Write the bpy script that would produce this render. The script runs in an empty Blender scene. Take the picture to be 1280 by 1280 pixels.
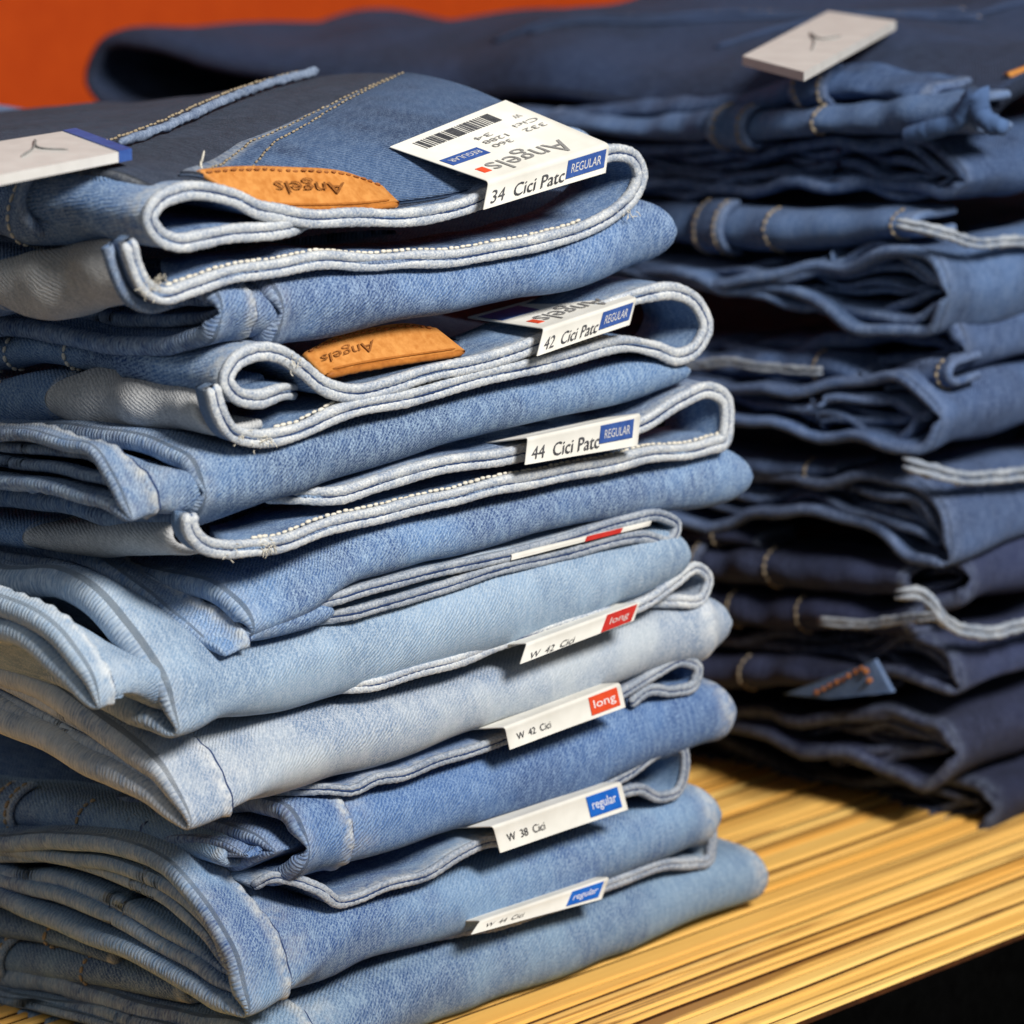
import bpy, math, random
import numpy as np
from mathutils import Vector, Matrix

random.seed(7)
RNG = np.random.default_rng(7)
scene = bpy.context.scene
col = scene.collection

# ------------------------------------------------------------------ camera
# world: x runs along the shelf's front edge, y into the shelf, z up (metres)
FPX = 5500.0                       # focal length in photo pixels (1280 square)
PITCH, YAW = math.radians(13.5), math.radians(46.9)
FH = np.array([math.sin(YAW), math.cos(YAW), 0.0])
RT = np.array([math.cos(YAW), -math.sin(YAW), 0.0])
FW = math.cos(PITCH) * FH - math.sin(PITCH) * np.array([0, 0, 1.0])
UP = math.sin(PITCH) * FH + math.cos(PITCH) * np.array([0, 0, 1.0])

def ray(px, py):
    return FW + (px - 640) / FPX * RT - (py - 640) / FPX * UP

CAM = -1.34 * ray(330, 1368)       # world origin = lower front corner of the near stack

def on_y(px, py, y=0.0):
    d = ray(px, py); return CAM + d * ((y - CAM[1]) / d[1])
def on_x(px, py, x=0.0):
    d = ray(px, py); return CAM + d * ((x - CAM[0]) / d[0])
def on_z(px, py, z=0.0):
    d = ray(px, py); return CAM + d * ((z - CAM[2]) / d[2])

cd = bpy.data.cameras.new('camera'); cam = bpy.data.objects.new('camera', cd); col.objects.link(cam)
cd.sensor_width = 36; cd.lens = 36 * FPX / 1280; cd.clip_end = 50; cd.clip_start = 0.05
m = Matrix((RT, UP, -FW)).transposed().to_4x4(); m.translation = Vector(CAM)
cam.matrix_world = m
foc = on_y(500, 760, 0.0)
cd.dof.use_dof = True
cd.dof.focus_distance = float(np.dot(foc - CAM, FW))
cd.dof.aperture_fstop = 12.0
scene.camera = cam

# ------------------------------------------------------------------ light
world = bpy.data.worlds.new('World'); scene.world = world; world.use_nodes = True
bg = world.node_tree.nodes['Background']
bg.inputs[0].default_value = (0.86, 0.94, 1.0, 1); bg.inputs[1].default_value = 0.125

def area(name, target, off_r, off_f, off_u, dist, size, watt, colr):
    d = np.array(RT) * off_r - FH * off_f + np.array([0, 0, off_u]); d = d / np.linalg.norm(d)
    l = bpy.data.lights.new(name, 'AREA'); l.shape = 'DISK'; l.size = size; l.energy = watt; l.color = colr
    o = bpy.data.objects.new(name, l); col.objects.link(o)
    o.location = Vector(target + d * dist)
    o.rotation_euler = Vector(-d).to_track_quat('-Z', 'Y').to_euler()
    return o
area('shop_spotlight', np.array([0.1, 0.05, 0.15]), 0.52, 0.62, 0.70, 2.0, 0.55, 56, (1.0, 0.98, 0.945))
area('fill_lamp', np.array([0.1, 0.05, 0.15]), -0.45, 0.80, 0.55, 2.4, 0.7, 3.5, (0.95, 0.97, 1.0))  # added unseen fill, weakly brightens the left-facing sides

scene.view_settings.view_transform = 'Standard'; scene.view_settings.look = 'None'
scene.view_settings.gamma = 1; scene.view_settings.exposure = 0.0
scene.view_settings.use_curve_mapping = False
scene.render.engine = 'CYCLES'

# ------------------------------------------------------------------ materials
def s2l(c):
    return tuple((v / 255 / 12.92) if v / 255 <= 0.04045 else ((v / 255 + 0.055) / 1.055) ** 2.4 for v in c)

class NT:
    def __init__(self, name):
        self.m = bpy.data.materials.new(name); self.m.use_nodes = True
        self.t = self.m.node_tree; self.b = self.t.nodes['Principled BSDF']
    def n(self, kind, **kw):
        o = self.t.nodes.new(kind)
        for k, v in kw.items(): setattr(o, k, v)
        return o
    def l(self, a, b): self.t.links.new(a, b)
    def math(self, op, a, b=None, c=None, clamp=False):
        o = self.n('ShaderNodeMath', operation=op, use_clamp=clamp)
        for i, v in enumerate((a, b, c)):
            if v is None: continue
            if isinstance(v, (int, float)): o.inputs[i].default_value = v
            else: self.l(v, o.inputs[i])
        return o.outputs[0]
    def mix(self, f, a, b, mode='MIX'):
        o = self.n('ShaderNodeMix', data_type='RGBA', blend_type=mode)
        for s, v in ((o.inputs[0], f), (o.inputs[6], a), (o.inputs[7], b)):
            if isinstance(v, (int, float)): s.default_value = v
            elif isinstance(v, tuple): s.default_value = (*v[:3], 1)
            else: self.l(v, s)
        return o.outputs[2]
    def mapping(self, vec, scale, rot=(0, 0, 0), loc=(0, 0, 0)):
        o = self.n('ShaderNodeMapping'); o.inputs['Scale'].default_value = scale
        o.inputs['Rotation'].default_value = rot; o.inputs['Location'].default_value = loc
        self.l(vec, o.inputs['Vector']); return o.outputs[0]
    def noise(self, vec, scale, detail=2, rough=0.5):
        o = self.n('ShaderNodeTexNoise'); o.inputs['Scale'].default_value = scale
        o.inputs['Detail'].default_value = detail; o.inputs['Roughness'].default_value = rough
        self.l(vec, o.inputs['Vector']); return o.outputs['Fac']
    def ramp(self, f, lo, hi):
        o = self.n('ShaderNodeMapRange'); o.inputs[1].default_value = lo; o.inputs[2].default_value = hi
        self.l(f, o.inputs[0]); return o.outputs[0]

def denim(name, dark, light, fade, fade_amt=0.5, twill=0.35, speck=0.55, wear_col=(205, 205, 200), seed=0.0, rib=0.0011):
    """woven cotton twill; UV is in metres, v along the warp"""
    t = NT(name); dark, light, fade, wc = s2l(dark), s2l(light), s2l(fade), s2l(wear_col)
    uv = t.n('ShaderNodeUVMap').outputs[0]
    geo = t.n('ShaderNodeTexCoord').outputs['Object']
    uvj = t.mapping(uv, (1, 1, 1), loc=(seed, seed * 1.7, 0))
    # diagonal twill rib
    jit = t.noise(t.mapping(uvj, (420, 420, 1)), 1.0, 3)
    sep = t.n('ShaderNodeSeparateXYZ'); t.l(uvj, sep.inputs[0])
    ph = t.math('ADD', t.math('MULTIPLY', sep.outputs[0], 0.62), t.math('MULTIPLY', sep.outputs[1], 0.78))
    ph = t.math('ADD', t.math('MULTIPLY', ph, 2 * math.pi / rib), t.math('MULTIPLY', jit, 9.0))
    rib_ = t.math('MULTIPLY_ADD', t.math('SINE', ph), 0.5, 0.5)
    # slubs: short light flecks along the warp
    fl = t.noise(t.mapping(uvj, (2300, 1300, 1)), 1.0, 3, 0.65)
    fl2 = t.noise(t.mapping(uvj, (600, 160, 1)), 1.0, 2, 0.6)
    fleck = t.ramp(t.math('ADD', fl, t.math('MULTIPLY', t.math('SUBTRACT', fl2, 0.5), 0.42)), 0.44, 0.63)
    big = t.noise(t.mapping(geo, (1, 1, 1), loc=(seed * 3, 0, seed)), 16, 3, 0.55)
    mid = t.noise(t.mapping(geo, (1, 1, 1), loc=(0, seed * 5, 0)), 75, 3, 0.6)
    base = t.mix(t.math('MULTIPLY', t.ramp(t.math('ADD', t.math('MULTIPLY', big, .7), t.math('MULTIPLY', mid, .3)), 0.42, 0.57), fade_amt), dark, fade)
    c = t.mix(t.math('MULTIPLY', fleck, min(speck * 1.08, 0.85)), base, light)
    c = t.mix(t.math('MULTIPLY', rib_, twill * 1.7), c, light)
    at = t.n('ShaderNodeAttribute', attribute_name='wear').outputs['Fac']
    wv = t.noise(t.mapping(geo, (1, 1, 1)), 330, 3, 0.65)
    w = t.math('MULTIPLY', at, t.ramp(wv, 0.30, 0.62), clamp=True)
    c = t.mix(w, c, wc)
    t.l(c, t.b.inputs['Base Color'])
    t.b.inputs['Roughness'].default_value = 0.92
    t.b.inputs['Specular IOR Level'].default_value = 0.15
    t.b.inputs['Sheen Weight'].default_value = 0.02; t.b.inputs['Sheen Roughness'].default_value = 0.5
    h = t.math('ADD', t.math('MULTIPLY', rib_, 0.6), t.math('MULTIPLY', fl, 0.9))
    bp = t.n('ShaderNodeBump'); bp.inputs['Strength'].default_value = 0.8; bp.inputs['Distance'].default_value = 0.0004
    t.l(h, bp.inputs['Height']); t.l(bp.outputs[0], t.b.inputs['Normal'])
    return t.m

def cloth_plain(name, c1, c2, scale=900, bump=0.0004, rough=0.9):
    t = NT(name); geo = t.n('ShaderNodeTexCoord').outputs['Object']
    a = t.noise(geo, scale, 3, 0.6); b = t.noise(geo, 120, 2)
    f = t.math('ADD', t.math('MULTIPLY', t.ramp(a, .35, .65), 0.65), t.math('MULTIPLY', t.ramp(b, .35, .65), 0.35))
    t.l(t.mix(f, s2l(c1), s2l(c2)), t.b.inputs['Base Color'])
    t.b.inputs['Roughness'].default_value = rough; t.b.inputs['Specular IOR Level'].default_value = 0.2
    bp = t.n('ShaderNodeBump'); bp.inputs['Strength'].default_value = 0.5; bp.inputs['Distance'].default_value = bump
    t.l(a, bp.inputs['Height']); t.l(bp.outputs[0], t.b.inputs['Normal'])
    return t.m

M = {}
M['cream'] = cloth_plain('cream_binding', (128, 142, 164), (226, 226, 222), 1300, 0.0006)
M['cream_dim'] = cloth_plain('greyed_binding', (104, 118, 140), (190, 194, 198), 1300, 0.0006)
M['thread_cream'] = cloth_plain('cream_thread', (205, 196, 176), (240, 234, 220), 2500)
M['thread_navy'] = cloth_plain('navy_thread', (26, 40, 74), (54, 76, 118), 2500)
M['thread_tan'] = cloth_plain('tan_thread', (128, 112, 90), (176, 162, 138), 2500)
M['thread_rust'] = cloth_plain('rust_thread', (140, 84, 44), (182, 118, 66), 2500)
M['leather'] = cloth_plain('tan_leather', (182, 114, 50), (212, 146, 78), 420, 0.0006, 0.5)
M['leather_edge'] = cloth_plain('brown_leather_edge', (150, 88, 34), (186, 116, 50), 500, 0.0002, 0.6)
M['ink_leather'] = cloth_plain('burnt_print', (110, 66, 26), (164, 102, 48), 700, 0.0001, 0.7)
M['card'] = cloth_plain('white_card', (212, 208, 198), (224, 220, 211), 60, 0.00002, 0.5)
M['card_grey'] = cloth_plain('grey_card', (205, 201, 196), (218, 215, 210), 60, 0.00002, 0.4)
M['ink'] = cloth_plain('black_ink', (60, 60, 64), (98, 98, 102), 600, 0.00001, 0.6)
M['ink_grey'] = cloth_plain('grey_ink', (120, 118, 116), (150, 148, 146), 600, 0.00001, 0.6)
M['blue_dark'] = cloth_plain('navy_blue_print', (48, 76, 142), (66, 98, 164), 300, 0.00001, 0.5)
M['blue'] = cloth_plain('bright_blue_print', (18, 92, 188), (32, 108, 204), 300, 0.00001, 0.5)
M['red'] = cloth_plain('red_print', (190, 44, 40), (206, 58, 50), 300, 0.00001, 0.5)
M['orange_red'] = cloth_plain('orange_red_print', (222, 72, 38), (232, 86, 50), 300, 0.00001, 0.5)
M['white_ink'] = cloth_plain('white_ink', (238, 238, 238), (248, 248, 248), 300, 0.00001, 0.5)
M['plastic'] = cloth_plain('clear_plastic', (190, 190, 195), (220, 220, 225), 30, 0.00001, 0.2)
M['lining'] = denim('grey_twill_lining', (150, 153, 158), (226, 225, 222), (184, 184, 184), 0.5, 0.14, 0.55, (225, 222, 215), 3.3, 0.0011)

SKY = dict(
    j1=denim('denim_mid_blue_a', (30, 62, 114), (164, 186, 212), (72, 110, 162), 0.9, 0.18, 0.66, seed=1.1),
    j2=denim('denim_mid_blue_b', (32, 62, 110), (168, 190, 212), (78, 114, 162), 0.9, 0.18, 0.66, seed=2.1),
    j3=denim('denim_mid_blue_c', (30, 62, 116), (174, 196, 218), (86, 124, 174), 0.95, 0.18, 0.66, seed=3.1),
    j4=denim('denim_pale_blue', (88, 118, 154), (190, 204, 216), (138, 164, 192), 0.95, 0.18, 0.64, (222, 224, 224), seed=4.1),
    j5=denim('denim_bleached', (104, 128, 160), (204, 209, 214), (174, 184, 194), 1.0, 0.18, 0.64, (226, 226, 224), seed=5.1),
    j6=denim('denim_clear_blue', (28, 60, 116), (148, 174, 206), (64, 100, 154), 0.9, 0.18, 0.6, seed=6.1),
    j7=denim('denim_faded_blue', (30, 68, 126), (162, 184, 206), (100, 132, 170), 1.0, 0.18, 0.6, seed=7.1),
    j8=denim('denim_greyed_blue', (32, 66, 116), (160, 180, 198), (102, 130, 160), 1.0, 0.18, 0.6, seed=8.1),
    grey=denim('denim_grey_shaded_top', (30, 37, 52), (96, 106, 124), (48, 58, 78), 0.8, 0.14, 0.42, seed=9.1),  # grey denim, dimness of the stack's top put into its colour
    yoke=denim('denim_dark_yoke', (34, 52, 84), (120, 140, 168), (58, 84, 122), 0.9, 0.16, 0.5, seed=9.7),  # blue denim, darkened in colour for the same dim top
)
SKY['navy'] = denim('denim_dark_navy', (20, 28, 48), (82, 98, 130), (36, 50, 80), 0.9, 0.14, 0.42, (90, 95, 110), seed=10.4)
M['pocket_pipe'] = cloth_plain('faded_pocket_edge', (84, 100, 128), (150, 164, 186), 900)
DK = [denim('denim_dark_%d' % i, d, l, f, 0.95, 0.18, 0.58, (150, 164, 190), seed=11.3 + i) for i, (d, l, f) in enumerate([
    ((28, 44, 78), (104, 126, 162), (50, 76, 120)),
    ((32, 52, 90), (124, 146, 180), (68, 96, 140)),
    ((32, 50, 86), (116, 136, 172), (60, 86, 130)),
    ((30, 46, 80), (114, 132, 166), (60, 82, 122)),
    ((24, 28, 46), (80, 88, 118), (42, 50, 80)),
    ((22, 25, 41), (72, 78, 106), (38, 43, 70)),
    ((17, 19, 33), (60, 65, 90), (30, 35, 58)),
])]

# ------------------------------------------------------------------ object helpers
def thing(name, label, cat, loc, group=None):
    o = bpy.data.objects.new(name, None); col.objects.link(o)
    o.location = Vector(loc); o.empty_display_size = 0.02
    o['label'] = label; o['category'] = cat
    if group: o['group'] = group
    return o

def root_loc(p):
    while p is not None and p.parent is not None: p = p.parent
    return np.array(p.location) if p is not None else np.zeros(3)

def add_mesh(name, V, F, mat, parent=None, uv=None, wear=None, smooth=True, label=None, mats=None, fmat=None):
    V = np.asarray(V, float) - root_loc(parent)
    me = bpy.data.meshes.new(name)
    me.from_pydata(V.tolist(), [], [tuple(int(i) for i in f) for f in F]); me.update()
    if smooth: me.polygons.foreach_set('use_smooth', [True] * len(me.polygons))
    if uv is not None:
        u = me.uv_layers.new(name='UVMap'); li = np.zeros(len(me.loops), int); me.loops.foreach_get('vertex_index', li)
        u.data.foreach_set('uv', np.asarray(uv, float)[li].ravel())
    if wear is not None:
        a = me.attributes.new('wear', 'FLOAT', 'POINT'); a.data.foreach_set('value', np.asarray(wear, float))
    me.materials.append(mat)
    for x in (mats or []): me.materials.append(x)
    if fmat is not None: me.polygons.foreach_set('material_index', fmat)
    o = bpy.data.objects.new(name, me); col.objects.link(o)
    if parent is not None: o.parent = parent
    if label: o['label'] = label
    return o

def sm(pts, n=200, closed=False):
    """smooth Catmull-Rom through pts, resampled by arc length"""
    P = np.asarray(pts, float)
    if len(P) == 2: 
        return P[0] + (P[1] - P[0]) * np.linspace(0, 1, n)[:, None]
    Q = np.vstack([2 * P[0] - P[1], P, 2 * P[-1] - P[-2]])
    out = []
    for i in range(1, len(Q) - 2):
        p0, p1, p2, p3 = Q[i - 1], Q[i], Q[i + 1], Q[i + 2]
        # centripetal-ish tangents, limited
        t = np.linspace(0, 1, 24, endpoint=False)[:, None]
        d1, d2 = np.linalg.norm(p1 - p0), np.linalg.norm(p2 - p1); d3 = np.linalg.norm(p3 - p2)
        m1 = ((p1 - p0) / max(d1, 1e-9) * d2 + (p2 - p1) / max(d2, 1e-9) * d1) / max(d1 + d2, 1e-9) * d2
        m2 = ((p2 - p1) / max(d2, 1e-9) * d3 + (p3 - p2) / max(d3, 1e-9) * d2) / max(d3 + d2, 1e-9) * d2
        out.append((2*t**3-3*t**2+1)*p1 + (t**3-2*t**2+t)*m1 + (-2*t**3+3*t**2)*p2 + (t**3-t**2)*m2)
    out.append(P[-1][None]); C = np.vstack(out)
    s = np.concatenate([[0], np.cumsum(np.linalg.norm(np.diff(C, axis=0), axis=1))])
    k = np.linspace(0, s[-1], n)
    return np.stack([np.interp(k, s, C[:, j]) for j in range(C.shape[1])], 1)

def arclen(C):
    return np.concatenate([[0], np.cumsum(np.linalg.norm(np.diff(C, axis=0), axis=1))])

def samp(C, s, d):
    """sample polyline C at arc lengths d, extrapolating straight past the end"""
    r = np.stack([np.interp(d, s, C[:, j]) for j in range(C.shape[1])], 1)
    over = np.maximum(d - s[-1], 0)[:, None]
    t = C[-1] - C[-4]; t = t / np.linalg.norm(t)
    return r + over * t

# smooth pseudo-noise: sums of random plane waves
_W = RNG.normal(size=(40, 3)); _PH = RNG.uniform(0, 6.28, 40)
def wob(P, freq, seed=0, k=7):
    r = np.zeros(P.shape[:-1])
    for i in range(k):
        j = (seed * 5 + i * 3) % 40
        w = _W[j] / np.linalg.norm(_W[j]) * (0.6 + 0.8 * ((j * 37) % 11) / 11)
        r = r + np.sin((P @ w) * freq * 6.28 + _PH[(j + seed) % 40])
    return r / math.sqrt(k) * 0.8

def normals(G, sign):
    du = np.gradient(G, axis=0); dv = np.gradient(G, axis=1)
    n = np.cross(du, dv) * sign
    return n / np.maximum(np.linalg.norm(n, axis=2, keepdims=True), 1e-12)

def shell(name, G, th, mat, parent, sign=1, wear=None, edge_wear=0.22, k=5, label=None, uvs=None):
    """closed cloth shell: G (m rows along the warp, n columns) is the outer face; rounded edges on both column ends"""
    m_, n_ = G.shape[:2]
    N = normals(G, sign)
    th = np.broadcast_to(np.asarray(th, float), (m_, n_))[..., None]
    inner = G - N * th
    ang = np.linspace(0, math.pi, k + 2)[1:-1]
    def arc(j, jn):
        out = G[:, j] - G[:, jn]; out = out / np.maximum(np.linalg.norm(out, axis=1, keepdims=True), 1e-9)
        c = (G[:, j] + inner[:, j]) / 2
        return [c + N[:, j] * th[:, j] / 2 * math.cos(a) + out * th[:, j] / 2 * math.sin(a) for a in ang]
    cols = [G[:, j] for j in range(n_)] + arc(n_ - 1, n_ - 2) + [inner[:, j] for j in range(n_ - 1, -1, -1)] + arc(0, 1)[::-1]
    K = len(cols); V = np.stack(cols, 1)              # m, K, 3
    # UV metres
    tcol = np.concatenate([[0], np.cumsum(np.linalg.norm(np.diff(V[m_ // 2], axis=0), axis=1))])
    srow = np.concatenate([[0], np.cumsum(np.linalg.norm(np.diff(V[:, n_ // 2], axis=0), axis=1))])
    uv = np.zeros((m_, K, 2)); uv[..., 0] = tcol[None]; uv[..., 1] = srow[:, None]
    w = np.zeros((m_, K))
    if wear is not None: w[:, :n_] = wear
    w[:, n_:n_ + k] = edge_wear; w[:, 2 * n_ + k:] = edge_wear
    idx = np.arange(m_ * K).reshape(m_, K)
    a = idx[:-1, :]; b = np.roll(idx, -1, 1)[:-1]; c = np.roll(idx, -1, 1)[1:]; d = idx[1:, :]
    F = np.stack([a, b, c, d], -1).reshape(-1, 4)
    if sign < 0: F = F[:, ::-1]
    F = F.tolist()
    # caps: join outer and inner at first and last row
    for r, fl in ((0, False), (m_ - 1, True)):
        for j in range(n_ - 1):
            q = [idx[r, j], idx[r, j + 1], idx[r, 2 * n_ + k - 2 - j], idx[r, 2 * n_ + k - 1 - j]]
            F.append(q if fl else q[::-1])
    return add_mesh(name, V.reshape(-1, 3), F, mat, parent, uv.reshape(-1, 2), w.ravel(), label=label)

def tube(name, C, r, mat, parent, ns=7, rough=0.0, flat=None, label=None, sq=1.0):
    C = np.asarray(C, float); n = len(C)
    T = np.gradient(C, axis=0); T /= np.maximum(np.linalg.norm(T, axis=1, keepdims=True), 1e-9)
    ref = np.array([0.13, 1.0, 0.21]) if flat is None else np.asarray(flat, float)
    A = np.cross(T, ref); A /= np.maximum(np.linalg.norm(A, axis=1, keepdims=True), 1e-9); B = np.cross(T, A)
    an = np.linspace(0, 2 * math.pi, ns, endpoint=False)
    rr = r * (1 + rough * RNG.normal(size=(n, ns)))
    rr = rr * (1 + 0.12 * wob(C, 40, 3) + 0.04 * wob(C, 130, 6))[:, None]
    rr[0] *= 0.4; rr[-1] *= 0.4
    ca = np.sign(np.cos(an)) * np.abs(np.cos(an)) ** sq; sa = np.sign(np.sin(an)) * np.abs(np.sin(an)) ** sq
    V = C[:, None] + (A[:, None] * ca[None, :, None] + B[:, None] * sa[None, :, None]) * rr[..., None]
    idx = np.arange(n * ns).reshape(n, ns)
    F = np.stack([idx[:-1], np.roll(idx, -1, 1)[:-1], np.roll(idx, -1, 1)[1:], idx[1:]], -1).reshape(-1, 4).tolist()
    F.append(idx[0][::-1].tolist()); F.append(idx[-1].tolist())
    return add_mesh(name, V.reshape(-1, 3), F, mat, parent, label=label)

def stitches(name, C, mat, parent, pitch=0.0027, ln=0.0021, w=0.0006, up=None, jit=0.0001):
    """a row of separate thread stitches along curve C, one mesh"""
    C = np.asarray(C, float); s = arclen(C); cnt = max(2, int(s[-1] / pitch))
    V, F = [], []
    for q in range(cnt):
        d = (q + 0.5) * pitch
        a, c, b = (np.array([np.interp(x, s, C[:, j]) for j in range(3)]) for x in (d - ln / 2, d, d + ln / 2))
        t = b - a; L = np.linalg.norm(t)
        if L < 1e-7: continue
        t /= L
        nrm = np.array([0.2, -0.8, 0.5]) if up is None else np.asarray(up, float)
        sx = np.cross(t, nrm); sx /= np.linalg.norm(sx); nz = np.cross(sx, t)
        j = RNG.normal(size=3) * jit
        base = len(V); ln_ = ln * RNG.uniform(0.7, 1.1); w_ = w * RNG.uniform(0.75, 1.05)
        for f, rad in ((-0.5, 0.35), (-0.25, 0.95), (0.25, 0.95), (0.5, 0.35)):
            for k in range(5):
                an = k * 2 * math.pi / 5
                V.append(c + j + t * f * ln_ + (sx * math.cos(an) + nz * math.sin(an)) * w_ * rad)
        for r in range(3):
            for k in range(5):
                k2 = (k + 1) % 5
                F.append((base + r*5 + k, base + r*5 + k2, base + r*5 + 5 + k2, base + r*5 + 5 + k))
        F.append(tuple(base + k for k in range(4, -1, -1))); F.append(tuple(base + 15 + k for k in range(5)))
    return add_mesh(name, V, F, mat, parent)

def to_y(pts, y): return np.array([on_y(p[0], p[1], y) for p in pts])
def to_x(pts, x): return np.array([on_x(p[0], p[1], x) for p in pts])

# distances from the fold tip along the cloth, dense near the tip
DD = np.concatenate([np.arange(0, 0.06, 0.0015), np.geomspace(0.06, 0.40, 22)])
DEPTH = 0.40

def leg_fold(parent, mat, out_px, tip, U, B, y0=0.0, th=0.008, bul=None, blend=0.05, seam=None, right_round=0.012,
             seed=0, amp=0.0011, inner=1, inset=0.006, depth=DEPTH, width=None, name='leg_fold', seam_right=None,
             seam_wear=0.75, thread=None, xl_add=0.0, flat_back=0.0, wave=0.0007):
    """one trouser leg folded back on itself. out_px: pixel outline of its end seen on the stack's side (back-top .. tip .. back-bottom),
    U / B: upper and lower limits of the rounded front (pixels, on the stack's front plane)."""
    tp = on_y(*out_px[tip], y0); xl = tp[0] + xl_add
    O = to_x(out_px, xl)[:, 1:]                             # y,z
    up = sm(O[:tip + 1], 240)[::-1]; lo = sm(O[tip:], 240)
    if width is None:
        bmid = 0.012
        Ux = to_y(U, y0 + bmid * 0.6); Bx = to_y(B, y0 + bmid * 0.4)
        xr = max(Ux[-1, 0], Bx[-1, 0])
        zt_f = lambda x: np.interp(x, *sm(Ux, 160)[:, [0, 2]].T)
        zb_f = lambda x: np.interp(x, *sm(Bx, 160)[:, [0, 2]].T)
    else:
        xr = xl + width
    # columns: fine near the left edge
    t = np.concatenate([np.arange(0, 0.034, 0.0012), np.arange(0.034, max(xr - xl - 0.02, 0.036), 0.0042), np.linspace(max(xr - xl - 0.02, 0.0362), xr - xl, 14)])
    def flat_curve(x, o_up, o_lo):
        pass
    sU, sL = arclen(up), arclen(lo)
    colsU, colsL = [], []
    for tt in t:
        x = xl + tt
        cu, cl = samp(up, sU, DD), samp(lo, sL, DD)
        if width is None:
            zt, zb = zt_f(x), zb_f(x)
            h = max((zt - zb) / 2, 0.003); zc = (zt + zb) / 2
            e = (xr - x) / right_round
            if e < 1: h = h * (0.30 + 0.70 * math.sqrt(max(0, 1 - (1 - e) ** 2)))
            b = bul if bul else min(0.85 * h, 0.014)
            ph = np.linspace(0, math.pi / 2, 60)
            ys = y0 + b * (1 - np.cos(ph))
            ex = 0.85
            su = np.stack([ys, zc + h * np.sin(ph) ** ex], 1); sl = np.stack([ys, zc - h * np.sin(ph) ** ex], 1)
            su = np.vstack([su, [[y0 + depth, zc + h - flat_back]]]); sl = np.vstack([sl, [[y0 + depth, zc - h]]])
            fu, fl = samp(su, arclen(su), DD), samp(sl, arclen(sl), DD)
            w = np.clip(tt / blend, 0, 1); w = w * w * (3 - 2 * w)
            cu = cu * (1 - w) + fu * w; cl = cl * (1 - w) + fl * w
        else:
            e = (xr - x) / right_round
        colsU.append(np.column_stack([np.full(len(DD), x), cu])); colsL.append(np.column_stack([np.full(len(DD), x), cl]))
    U_ = np.stack(colsU, 1); L_ = np.stack(colsL, 1)
    dall = np.concatenate([DD[::-1], DD[1:]])
    def soften(G, it):
        near = np.exp(-(dall / 0.02) ** 2)[1:-1, None, None]
        for _ in range(it):
            G[1:-1] += 0.5 * near * (0.5 * (G[:-2] + G[2:]) - G[1:-1])
        return G
    sign = None
    objs = []
    ss = np.concatenate([-DD[::-1], DD[1:]])[:, None]
    for lay in range(inner + 1):
        ti = t.copy()
        if lay == 0:
            A, Bq = U_, L_
        else:
            # nested layer: lies between the two halves of the outer one, its bend drawn back from the tip
            f0 = 0.5 - 0.5 * (1 - lay / (inner + 1.25)); dl = 0.006 * lay + 0.002
            cut = np.array([int(np.argmin(np.abs(DD - min(d + dl, DD[-1])))) for d in DD])
            Us, Ls = U_[cut], L_[cut]
            f = (f0 + (0.5 - f0) * np.exp(-(DD / (0.010 + 0.003 * lay)) ** 1.5))[:, None, None]
            A, Bq = Us * (1 - f) + Ls * f, Ls * (1 - f) + Us * f
        fade_t = np.exp(-(ti / 0.06) ** 2)[None]; dq = (1 - np.exp(-(DD / 0.018) ** 2))[:, None]
        A = A.copy(); Bq = Bq.copy()
        for H, sd in ((A, seed + 2 * lay), (Bq, seed + 2 * lay + 7)):
            yy = H[..., 1]
            q = np.sin(yy * 118 + sd * 1.7) * 0.6 + np.sin(yy * 207 + sd * 2.9) * 0.35 + np.sin(yy * 61 + sd) * 0.7
            H[..., 2] += wave * q * dq * (0.4 + 0.6 * fade_t)
            H[..., 0] += wave * 0.9 * np.sin(yy * 83 + sd * 0.7) * dq * fade_t
        G = soften(np.vstack([A[::-1], Bq[1:]]), 14 if lay == 0 else 24)
        gap = np.linalg.norm(A - Bq, axis=2); gap = np.vstack([gap[::-1], gap[1:]])
        thk = np.minimum(th, 0.40 * gap + 0.0012) if lay == 0 else np.minimum(th * 0.85, 0.30 * gap + 0.0008)
        if lay:
            G = G.copy(); G[..., 0] += inset * lay
            G[..., 0] = np.minimum(G[..., 0], xr - 0.012 - 0.0002 * (len(ti) - np.arange(len(ti)))[None])
        N = normals(G, -1)
        if sign is None:
            jm = N.shape[1] // 2
            sign = -1 if N[len(DD) - 1, jm, 1] < 0 else 1
        if sign == 1: N = -N
        Gi = G
        d = wob(Gi, 9, seed + lay) * amp + wob(Gi * np.array([1, 0.7, 1]), 24, seed + 3 + lay) * amp * 0.55
        puck = np.sin(ti[None] * 190 + np.sin(ti[None] * 61 + seed) * 2 + ss * 30 + seed) * 0.00055 * (0.5 + 0.5 * np.sin(ti[None] * 47 + seed)) * np.exp(-(ss / 0.03) ** 2)
        # long soft creases running along the fold, strongest towards the open end
        crease = np.sin(ss * 330 + np.sin(ti[None] * 38 + seed * 1.3) * 2.2 + seed) * 0.0005 * np.exp(-(ti[None] / 0.07) ** 2) * np.exp(-(ss / 0.025) ** 2)
        Gi = Gi + N * (d + puck + crease)[..., None]
        wear = np.zeros(Gi.shape[:2])
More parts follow.
